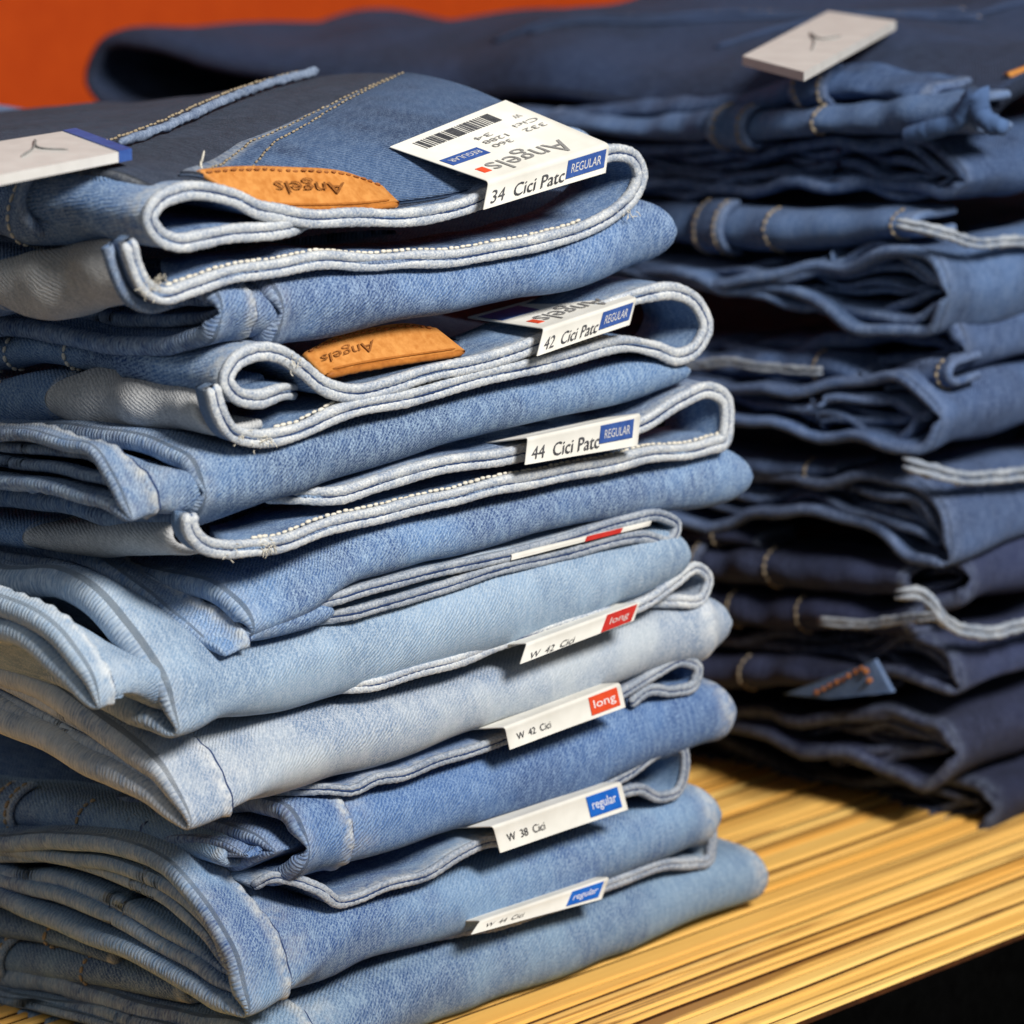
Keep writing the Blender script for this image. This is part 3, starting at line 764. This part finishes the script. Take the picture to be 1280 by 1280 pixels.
# 6 ----
j = jeans('clear blue jeans with the orange long tag, lying under the bleached jeans', (600, 1010)); mat = SKY['j6']
leg_fold(j, mat, [(60,990),(220,1000),(320,1003),(370,1022),(387,1060),(372,1092),(300,1098),(160,1065)], 4,
         [(388,1010),(440,1000),(560,962),(640,936),(780,886),(868,856),(906,846)], [(388,1096),(440,1082),(560,1046),(700,1001),(820,956),(892,932),(908,926)], seed=51, th=0.006, inner=2, seam=0.019, seam_right=0.005, inset=-0.007)
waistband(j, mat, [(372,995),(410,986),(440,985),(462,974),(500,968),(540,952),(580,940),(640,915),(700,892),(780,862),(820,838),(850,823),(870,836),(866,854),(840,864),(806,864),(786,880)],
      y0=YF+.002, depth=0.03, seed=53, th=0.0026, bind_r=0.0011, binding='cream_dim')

# 7 ----
j = jeans('faded blue jeans with blue regular tag marked W 38, second from bottom', (600, 1130)); mat = SKY['j7']
leg_fold(j, mat, [(-60,1036),(0,1043),(130,1050),(215,1085),(272,1145),(303,1212),(312,1276),(286,1264),(200,1216),(100,1164),(-60,1110)], 6,
         [(318,1120),(400,1124),(480,1118),(620,1072),(780,1020),(866,985),(888,976)], [(314,1276),(380,1250),(440,1216),(560,1181),(700,1131),(800,1087),(888,1056)], seed=61, th=0.006, inner=2, seam=0.0165, seam_right=0.006, inset=0.002, amp=0.0014)
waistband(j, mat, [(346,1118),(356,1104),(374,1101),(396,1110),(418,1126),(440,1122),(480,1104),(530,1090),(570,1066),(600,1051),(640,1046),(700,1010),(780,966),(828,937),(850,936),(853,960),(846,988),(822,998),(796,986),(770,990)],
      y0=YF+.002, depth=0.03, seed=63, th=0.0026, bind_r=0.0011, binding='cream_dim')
roll(j, mat, [(-60,975),(0,983),(60,986),(130,1000),(230,1022),(300,1052)], [(-60,1024),(0,1030),(60,1036),(140,1050),(240,1066),(300,1082)], 0.012, 0.009, seed=65, loops=[(0.27, 0.010, 'loop'), (0.52, 0.01, 'st')], thread='thread_tan', amp=0.0012)
roll(j, mat, [(-60,1030),(0,1034),(70,1040)], [(-60,1056),(0,1058),(80,1058)], 0.012, 0.008, seed=66)

# 8 ----
j = jeans('greyish blue jeans at the bottom of the near stack, W 44 regular tag', (640, 1240)); mat = SKY['j8']
leg_fold(j, mat, [(-60,1200),(0,1212),(120,1236),(250,1264),(322,1290),(348,1325),(325,1362),(200,1335),(-60,1262)], 5,
         [(350,1275),(450,1232),(600,1168),(750,1126),(870,1078),(948,1052)], [(350,1362),(450,1322),(560,1278),(700,1226),(850,1166),(948,1132)], seed=71, th=0.007, inner=2, seam=0.018, seam_right=0.004, inset=-0.003)
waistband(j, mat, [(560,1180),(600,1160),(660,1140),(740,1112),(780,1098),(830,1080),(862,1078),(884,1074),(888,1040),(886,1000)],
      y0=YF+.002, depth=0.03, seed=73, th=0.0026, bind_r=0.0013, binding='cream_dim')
roll(j, mat, [(-60,1168),(0,1174),(40,1176),(120,1186),(250,1216)], [(-60,1206),(0,1214),(30,1218),(130,1230),(250,1252)], 0.012, 0.009, seed=75, loops=[(0.26, 0.010, 'loop'), (0.62, 0.01, 'st')], thread='thread_tan')
roll(j, mat, [(-60,1122),(0,1134),(90,1152),(160,1180)], [(-60,1158),(0,1168),(80,1180),(160,1204)], 0.012, 0.008, seed=76, loops=[(0.65, 0.008, 'st')])

# frayed ends where the bindings are cut
def fray(parent, px, n, ln=0.0022, y=0.0004, spread=0.0018):
    n = n * 2
    c0 = on_y(*px, y)
    for q in range(n):
        p = c0 + RNG.normal(size=3) * spread * np.array([1, 0.3, 0.6]); d = RNG.normal(size=3); d[1] = -abs(d[1]) * 0.4; d /= np.linalg.norm(d)
        e = RNG.normal(size=3) * 0.4
        tube('frayed_thread', sm([p, p + (d + e * 0.5) * ln * 0.4, p + (d - e * 0.3 + np.array([0, 0, -0.3])) * ln * RNG.uniform(0.4, 1.2)], 8), 0.00013, M['thread_cream'], parent, 5)
JN = [o for o in col.objects if o.name.startswith('folded_jeans')]
fray(JN[0], (196, 350), 12); fray(JN[0], (186, 362), 10); fray(JN[0], (784, 268), 5)
fray(JN[1], (330, 550), 12); fray(JN[1], (368, 452), 8); fray(JN[1], (300, 545), 6); fray(JN[2], (335, 684), 12); fray(JN[2], (290, 690), 6)

# ------------------------------------------------------------------ tags in the near stack
TY = -0.0055
def tag(label, bl, br, tr, tl, back=None, back_y=0.03, group='white card tags tucked over the waistbands', ty=TY):
    Q = [on_y(*p, ty) for p in (bl, br, tr, tl)]
    b = [on_y(*p, back_y) for p in back] if back else [Q[3] + np.array([0.001, 0.03, -0.0075]), Q[2] + np.array([0.001, 0.03, -0.0075])]
    t = thing('price_tag', label, 'tag', (Q[0] + Q[1]) / 2, group)
    card(t, [(Q[0], Q[1]), (Q[3], Q[2]), (b[0], b[1])], 0.0005, M['card'])
    return t, Q, [Q[3], Q[2], b[1], b[0]]

t, Q, T = tag('open white card tag reading 34, with barcode, on the topmost near jeans', (605,262), (757,216), (762,180), (612,226), [(488,183), (632,125)], 0.028)
lettering('34  Cici Patc', Q, 0.04, 0.64, 0.16, 0.62, M['ink'], t)
b = block('printed_label', Q, 0.655, 0.975, 0.22, 0.86, M['blue_dark'], t)
lettering('REGULAR', Q, 0.69, 0.94, 0.38, 0.70, M['card_grey'], b)
lettering('Angels', T, 0.16, 0.80, 0.07, 0.33, M['ink_grey'], t, flip=True)
block('red_emblem', T, 0.075, 0.135, 0.14, 0.24, M['orange_red'], t)
lettering('SKIPPER JEANS', T, 0.42, 0.82, 0.36, 0.42, M['ink_grey'], t, flip=True) if False else None
b = block('printed_label', T, 0.03, 0.34, 0.40, 0.54, M['blue_dark'], t)
lettering('REGULAR', T, 0.06, 0.31, 0.44, 0.50, M['card_grey'], b, flip=True)
x = 0.12; bars = []
while x < 0.76:
    w = random.choice([0.006, 0.010, 0.016]); bars.append((x, w)); x += w + random.choice([0.006, 0.01, 0.014])
for x, w in bars: block('barcode_bar', T, x, x + w, 0.77, 0.92, M['ink'], t)
for (u0, u1, v, s) in ((0.42, 0.56, 0.62, '34'), (0.42, 0.62, 0.53, '1288'), (0.42, 0.58, 0.44, '360'), (0.74, 0.92, 0.50, '332'), (0.74, 0.94, 0.60, 'Cici'), (0.84, 0.90, 0.72, 'W')):
    lettering(s, T, u0, u1, v, v + 0.055, M['ink_grey'], t, flip=True)

t, Q, T = tag('white card tag reading 42 over the second jeans from the top', (672,445), (787,406), (796,372), (681,410), [(585,396), (735,355)], 0.030)
lettering('42  Cici Patc', Q, 0.04, 0.62, 0.16, 0.62, M['ink'], t)
b = block('printed_label', Q, 0.64, 0.97, 0.22, 0.86, M['blue_dark'], t)
lettering('REGULAR', Q, 0.68, 0.93, 0.38, 0.70, M['card_grey'], b)
lettering('Angels', T, 0.16, 0.80, 0.10, 0.50, M['ink_grey'], t, flip=True)
block('red_emblem', T, 0.075, 0.14, 0.18, 0.34, M['orange_red'], t)
b = block('printed_label', T, 0.02, 0.36, 0.58, 0.90, M['blue_dark'], t)

t, Q, T = tag('white card tag reading 44 over the third jeans from the top', (657,581), (797,557), (801,516), (661,546))
lettering('44  Cici Patc', Q, 0.04, 0.64, 0.16, 0.62, M['ink'], t)
b = block('printed_label', Q, 0.64, 0.94, 0.28, 0.86, M['blue_dark'], t)
lettering('REGULAR', Q, 0.68, 0.91, 0.42, 0.70, M['card_grey'], b)

t, Q, T = tag('thin sliver of white tag with dark red block above pale blue jeans', (640,700), (812,657), (816,650), (642,692), ty=0.002)
block('printed_label', Q, 0.52, 0.78, 0.05, 0.95, M['red'], t)

t, Q, T = tag('white tag with dark red block, half hidden above the bleached jeans', (651,830), (792,776), (801,752), (660,803))
lettering('W  42  Cici', Q, 0.06, 0.45, 0.10, 0.42, M['ink'], t)
b = block('printed_label', Q, 0.70, 0.97, 0.06, 0.94, M['red'], t)
lettering('long', Q, 0.75, 0.92, 0.25, 0.70, M['card_grey'], b)

for lab, P, txt, cm, word in (('white tag with orange red long block on the clear blue jeans', [(638,937), (782,884), (775,853), (632,908)], 'W  42  Cici', 'orange_red', 'long'),
                        ('white tag with bright blue regular block marked W 38', [(626,1066), (785,1012), (776,977), (617,1032)], 'W  38  Cici', 'blue', 'regular'),
                        ('white tag with blue regular block marked W 44, above the bottom jeans', [(590,1168), (752,1124), (762,1096), (602,1150)], 'W  44  Cici', 'blue', 'regular')):
    t, Q, T = tag(lab, *P)
    lettering(txt, Q, 0.07, 0.36, 0.30, 0.58, M['ink'], t)
    b = block('printed_label', Q, 0.71, 0.96, 0.16, 0.88, M[cm], t)
    lettering(word, Q, 0.74, 0.93, 0.30, 0.72, M['white_ink'], b)

# grey card lying on the top jeans of the near stack
c0 = on_panel(90, 190, 0.006)
Z = c0[2]
P = [on_z(-110, 240, Z), on_z(148, 190, Z), on_z(78, 164, Z), on_z(-180, 205, Z)]
t = thing('card_tag', 'grey white card with a blue end lying beside the pocket, near stack', 'tag', P[1])
def plate(parent, P, th, mat, name):
    P = np.array(P); V = np.vstack([P, P - [0, 0, th]])
    F = [(0,1,2,3),(7,6,5,4),(0,4,5,1),(1,5,6,2),(2,6,7,3),(3,7,4,0)]
    return add_mesh(name, V, F, mat, parent, smooth=False)
plate(t, P, 0.0030, M['card_grey'], 'card')
e = (P[1] - P[0]) / np.linalg.norm(P[1] - P[0])
plate(t, [P[1] + e*0.0002 + [0,0,.0003], P[1] + e * 0.006 + [0,0,.0003], P[2] + e * 0.006 + [0,0,.0003], P[2] + e*0.0002 + [0,0,.0003]], 0.0034, M['blue_dark'], 'blue_end')
fl = [P[0] + (P[1]-P[0])*a + (P[3]-P[0])*b + np.array([0, 0, 0.0003]) for a, b in ((0.62, .35), (0.72, .5), (0.80, .72), (0.76, .45), (0.84, .3))]
tube('emblem', sm(fl, 30), 0.00035, M['ink_grey'], t)

# ------------------------------------------------------------------ far stack
G2 = 'dark jeans folded in the far stack'
c = on_z(1236, 1038); YS = float(c[1]); XS = float(on_y(1192, 600, YS)[0])
def far(label, px, ):
    p = on_x(px[0], px[1], XS)
    return thing('folded_jeans', label, 'jeans', (XS + 0.1, YS + 0.1, p[2]), G2)
W2 = 0.24
def ff(j, i, out, tip, seed, **kw):
    return leg_fold(j, DK[i], out, tip, None, None, y0=YS, width=W2, seed=seed, amp=0.0026, wave=0.0024, **kw)

def far_binding(j, e, r, mat):
    e = e + wob(e, 40, 5)[:, None] * np.array([0.0, 0.0, 0.0012])
    for dz in (0.55, -0.55):
        q = e + np.array([0, 0, dz * r * 1.0]); q[:, 1] += 0.014 * np.clip(1 - arclen(q) / 0.012, 0, 1) ** 1.5
        tube('edge_binding', q, r * 0.5, mat, j, 8, 0.25)
far_x = lambda out, tip: float(on_y(*out[tip], YS)[0])
# 1 top
j = far('dark blue jeans topping the far stack under a grey card', (1100, 240))
o = sm(to_x([(700,240),(400,180),(200,150),(135,130),(112,92),(128,48),(185,28),(300,48),(600,70),(900,92),(1060,104),(1230,120)], XS + 0.012), 150)
xs_ = np.concatenate([np.linspace(0, 0.03, 12), np.linspace(0.034, 0.24, 40)])
Gt = np.stack([np.column_stack([np.full(150, XS + 0.012 + x), o[:, 1], o[:, 2] - (0.070 - 0.17 * np.clip((np.arange(150) - 70) / 26, 0, 1)) * x - 0.010 * math.exp(-x / 0.010) * np.clip((np.arange(150) - 50) / 20, 0, 1)]) for x in xs_], 1)
Nn = normals(Gt, 1); sg = 1 if Nn[110, 30, 2] > 0 else -1
Gt = Gt + Nn * sg * (wob(Gt, 7, 4) * 0.0045 + wob(Gt * np.array([1, .5, 1]), 22, 9) * 0.0022)[..., None]
shell('back_panel', Gt, 0.006, SKY['navy'], j, sg)
for (r0, c0, r1, c1) in ((96, 12, 128, 30), (100, 12, 131, 28), (118, 13, 140, 44)):
    ln_ = [Gt[int(r0 + (r1 - r0) * q), int(c0 + (c1 - c0) * q)] + np.array([0, 0, 0.0008]) for q in np.linspace(0, 1, 9)]
    tube('seam', sm(ln_, 60), 0.0013, SKY['navy'], j, 7, 0.1)
    stitches('stitching', sm(ln_, 60) + np.array([0.003, 0, 0.0004]), M['thread_tan'], j, 0.0034, 0.0026, 0.0006, up=(0, 0, 1))
ff(j, 0, [(250,150),(500,160),(720,170),(800,176),(900,188),(970,178),(1060,168),(1150,180),(1200,200),(1218,232),(1180,254),(1080,240),(1000,236),(850,244),(700,240)], 9, 81, th=0.0042, inner=3, inset=0.003)
roll(j, DK[0], [(700,130),(900,118),(1030,92),(1060,88),(1120,96),(1180,100)], [(700,150),(900,146),(1030,130),(1060,126),(1120,122),(1180,140)], XS + 0.012, 0.010, amp=0.0022, seed=82, loops=[(0.72, 0.014, 'loop')])
roll(j, DK[1], [(640,140),(800,140),(950,138),(1050,132),(1130,118),(1230,118)], [(640,165),(800,172),(950,178),(1050,168),(1130,164),(1230,166)], XS + 0.006, 0.010, amp=0.0022, seed=83, loops=[(0.52, 0.014, 'loop'), (0.70, 0.01, 'st')])
lp = sm(to_x([(1130,170),(1170,160),(1200,150),(1215,125),(1222,118),(1225,140),(1240,155),(1258,160)], XS - 0.004), 50)
tube('belt_loop', lp, 0.0035, DK[1], j, 8, 0.06)
lp_ = [[on_y(*p, YS + 0.004) for p in r] for r in ([(1262,92),(1300,78),(1340,64)], [(1268,98),(1310,86),(1350,74)], [(1280,104),(1320,96),(1360,86)])]
panel(j, M['leather'], lp_, 0.002, 'leather_patch', 2, 0.0003, 20, 12)
# 2
j = far('dark blue jeans with pale stitched belt loop, second in the far stack', (1100, 400))
roll(j, DK[1], [(700,240),(820,256),(900,258),(980,264),(1060,258),(1160,262)], [(700,290),(820,302),(900,306),(980,316),(1060,308),(1160,294)], XS + 0.006, 0.011, amp=0.0022, seed=84, loops=[(0.47, 0.014, 'loop'), (0.64, 0.012, 'st'), (0.96, 0.01, 'st')])
ff(j, 1, [(760,330),(900,335),(1040,326),(1100,312),(1150,309),(1180,328),(1188,370),(1174,410),(1140,420),(1060,408),(1000,386),(900,366),(760,340)], 6, 85, th=0.0042, inner=3, inset=0.003)
e = sm(to_y([(1160,285),(1200,298),(1240,303),(1300,298),(1380,270)], YS - 0.002), 60)
far_binding(j, e, 0.002, M['cream_dim'])
# 3
j = far('dark blue jeans with thin cream trouser edge, third in the far stack', (1100, 560))
roll(j, DK[2], [(760,432),(865,436),(960,442),(1030,440),(1070,448),(1096,468)], [(760,462),(865,468),(960,474),(1030,478),(1070,480),(1096,476)], XS + 0.006, 0.009, amp=0.0022, seed=86, loops=[(0.83, 0.010, 'st')])
e = sm(to_x([(760,448),(865,454),(960,461),(1028,462)], XS - 0.006), 60)
far_binding(j, e, 0.0017, M['cream_dim'])
roll(j, DK[2], [(1120,470),(1160,452),(1196,446)], [(1120,484),(1160,482),(1200,482)], XS + 0.004, 0.008, amp=0.0022, seed=87, loops=[(0.85, .008, 'st')])
ff(j, 2, [(800,470),(990,486),(1070,477),(1125,476),(1162,490),(1178,522),(1165,560),(1140,570),(1080,548),(1000,532),(920,522),(800,510)], 5, 88, th=0.004, inner=3, inset=0.003)
ff(j, 2, [(1000,420),(1120,400),(1180,392),(1205,410),(1214,440),(1205,472),(1170,478),(1000,470)], 4, 89, th=0.006, inner=1, inset=0.004)
# 4
j = far('dark blue jeans with frayed cream edge, fourth in the far stack', (1100, 690))
roll(j, DK[3], [(780,556),(860,560),(930,564),(1000,572),(1060,574)], [(780,594),(860,600),(930,604),(1000,600),(1060,592)], XS + 0.006, 0.009, amp=0.0022, seed=90, loops=[(0.52, 0.010, 'st'), (0.88, 0.012, 'st')])
e = sm(to_y([(1168,584),(1180,592),(1200,600),(1240,596),(1300,588),(1380,566)], YS - 0.002), 60)
far_binding(j, e, 0.0026, M['cream_dim'])
ff(j, 3, [(780,600),(930,606),(1080,597),(1145,608),(1176,645),(1184,698),(1150,694),(1100,672),(1030,648),(900,644),(780,630)], 5, 91, th=0.0042, inner=3, inset=0.003)
# 5
j = far('navy jeans with two rows of tan loop stitching, fifth in the far stack', (1100, 800))
roll(j, DK[4], [(760,640),(840,650),(910,654),(960,662)], [(760,668),(840,676),(910,680),(960,682)], XS + 0.006, 0.008, amp=0.0022, seed=92, loops=[(0.75, 0.01, 'st')])
roll(j, DK[4], [(760,674),(840,682),(910,682),(980,682),(1060,690),(1150,700)], [(760,712),(840,722),(910,726),(980,730),(1060,738),(1150,740)], XS + 0.006, 0.010, amp=0.0022, seed=93, loops=[(0.32, 0.012, 'loop'), (0.57, 0.01, 'st')])
roll(j, DK[5], [(780,728),(900,734),(1020,742),(1150,752)], [(780,772),(900,780),(1020,786),(1150,790)], XS + 0.008, 0.009, amp=0.0022, seed=94, loops=[(0.42, 0.012, 'st'), (0.65, 0.01, 'st')])
e = sm(to_y([(1158,750),(1168,744),(1174,765),(1190,782),(1230,788),(1300,776),(1380,750)], YS - 0.003), 60)
far_binding(j, e, 0.0024, M['cream_dim'])
e = sm(to_x([(1060,782),(1110,780),(1150,772),(1172,768)], XS - 0.006), 40)
far_binding(j, e, 0.0017, M['cream_dim'])
ff(j, 4, [(1040,690),(1120,692),(1200,698),(1216,722),(1205,748),(1120,745),(1040,740)], 3, 95, th=0.006, inner=1, inset=0.004)
ff(j, 4, [(760,776),(900,786),(1060,800),(1145,798),(1190,820),(1206,866),(1176,862),(1130,842),(1060,822),(900,812),(760,800)], 5, 96, th=0.0042, inner=3, inset=0.003)
# 6
j = far('very dark navy jeans with a pocket corner poking out, far stack', (1100, 940))
roll(j, DK[5], [(760,800),(860,812),(940,818),(1010,822),(1100,840)], [(760,840),(860,852),(940,856),(1010,856),(1100,868)], XS + 0.006, 0.009, amp=0.0022, seed=97, loops=[(0.55, 0.010, 'st')])
pc = [on_x(*p, XS - 0.010) for p in [(985,866),(1096,824),(1118,864),(1040,872)]]
P_, _, _ = panel(j, DK[1], [[pc[0], (pc[0]+pc[1])/2, pc[1]], [pc[0]*.5+pc[3]*.5, (pc[3]+pc[1])/2*.5+pc[2]*.25+pc[0]*.25, (pc[1]+pc[2])/2], [pc[3], (pc[3]+pc[2])/2, pc[2]]], 0.002, 'pocket_corner', 3, 0.0002, 20, 14)
stitches('stitching', sm([pc[1]*.85+pc[3]*.15+[-.003,0,0], pc[2]*.85+pc[0]*.15+[-.003,0,0]], 20), M['thread_rust'], P_, 0.0034, 0.0028, 0.0012, up=(-1, 0, 0))
stitches('stitching', sm([pc[0]*.7+pc[2]*.3+[-.003,0,0], pc[1]*.85+pc[3]*.15+[-.003,0,0]], 20), M['thread_rust'], P_, 0.0034, 0.0028, 0.0010, up=(-1, 0, 0))
ff(j, 5, [(760,840),(880,862),(1000,892),(1120,882),(1178,900),(1202,940),(1180,974),(1120,974),(1030,952),(900,912),(760,890)], 5, 98, th=0.0048, inner=3, inset=0.003)
# 7
j = far('near black navy jeans at the bottom of the far stack', (1180, 1020))
ff(j, 6, [(760,880),(890,912),(1050,980),(1170,978),(1232,986),(1246,1010),(1226,1034),(1180,1028),(1000,988),(880,960),(760,930)], 5, 99, th=0.0042, inner=3, inset=0.003)

# grey card on the far stack's top
GP = Gt.reshape(-1, 3); rl = GP - CAM
gx = 640 + FPX * (rl @ RT) / (rl @ FW); gy = 640 - FPX * (rl @ UP) / (rl @ FW)
zz = [float(GP[int(np.argmin((gx - p[0]) ** 2 + (gy - p[1]) ** 2)), 2]) for p in ((1005, 90), (1120, 26), (1035, 14), (928, 70), (1020, 50))]
Zc = max(zz) + 0.0045
P = [on_z(1005, 90, Zc), on_z(1120, 26, Zc), on_z(1035, 14, Zc), on_z(928, 70, Zc)]
t = thing('card_tag', 'grey white card lying on the top jeans of the far stack', 'tag', P[0])
plate(t, P, 0.0032, M['card_grey'], 'card')
fl = [P[0] + (P[1]-P[0])*u + (P[3]-P[0])*v + np.array([0, 0, 0.0003]) for u, v in ((0.30, .35), (0.42, .5), (0.52, .72), (0.48, .45), (0.58, .3))]
tube('emblem', sm(fl, 30), 0.00035, M['ink_grey'], t)
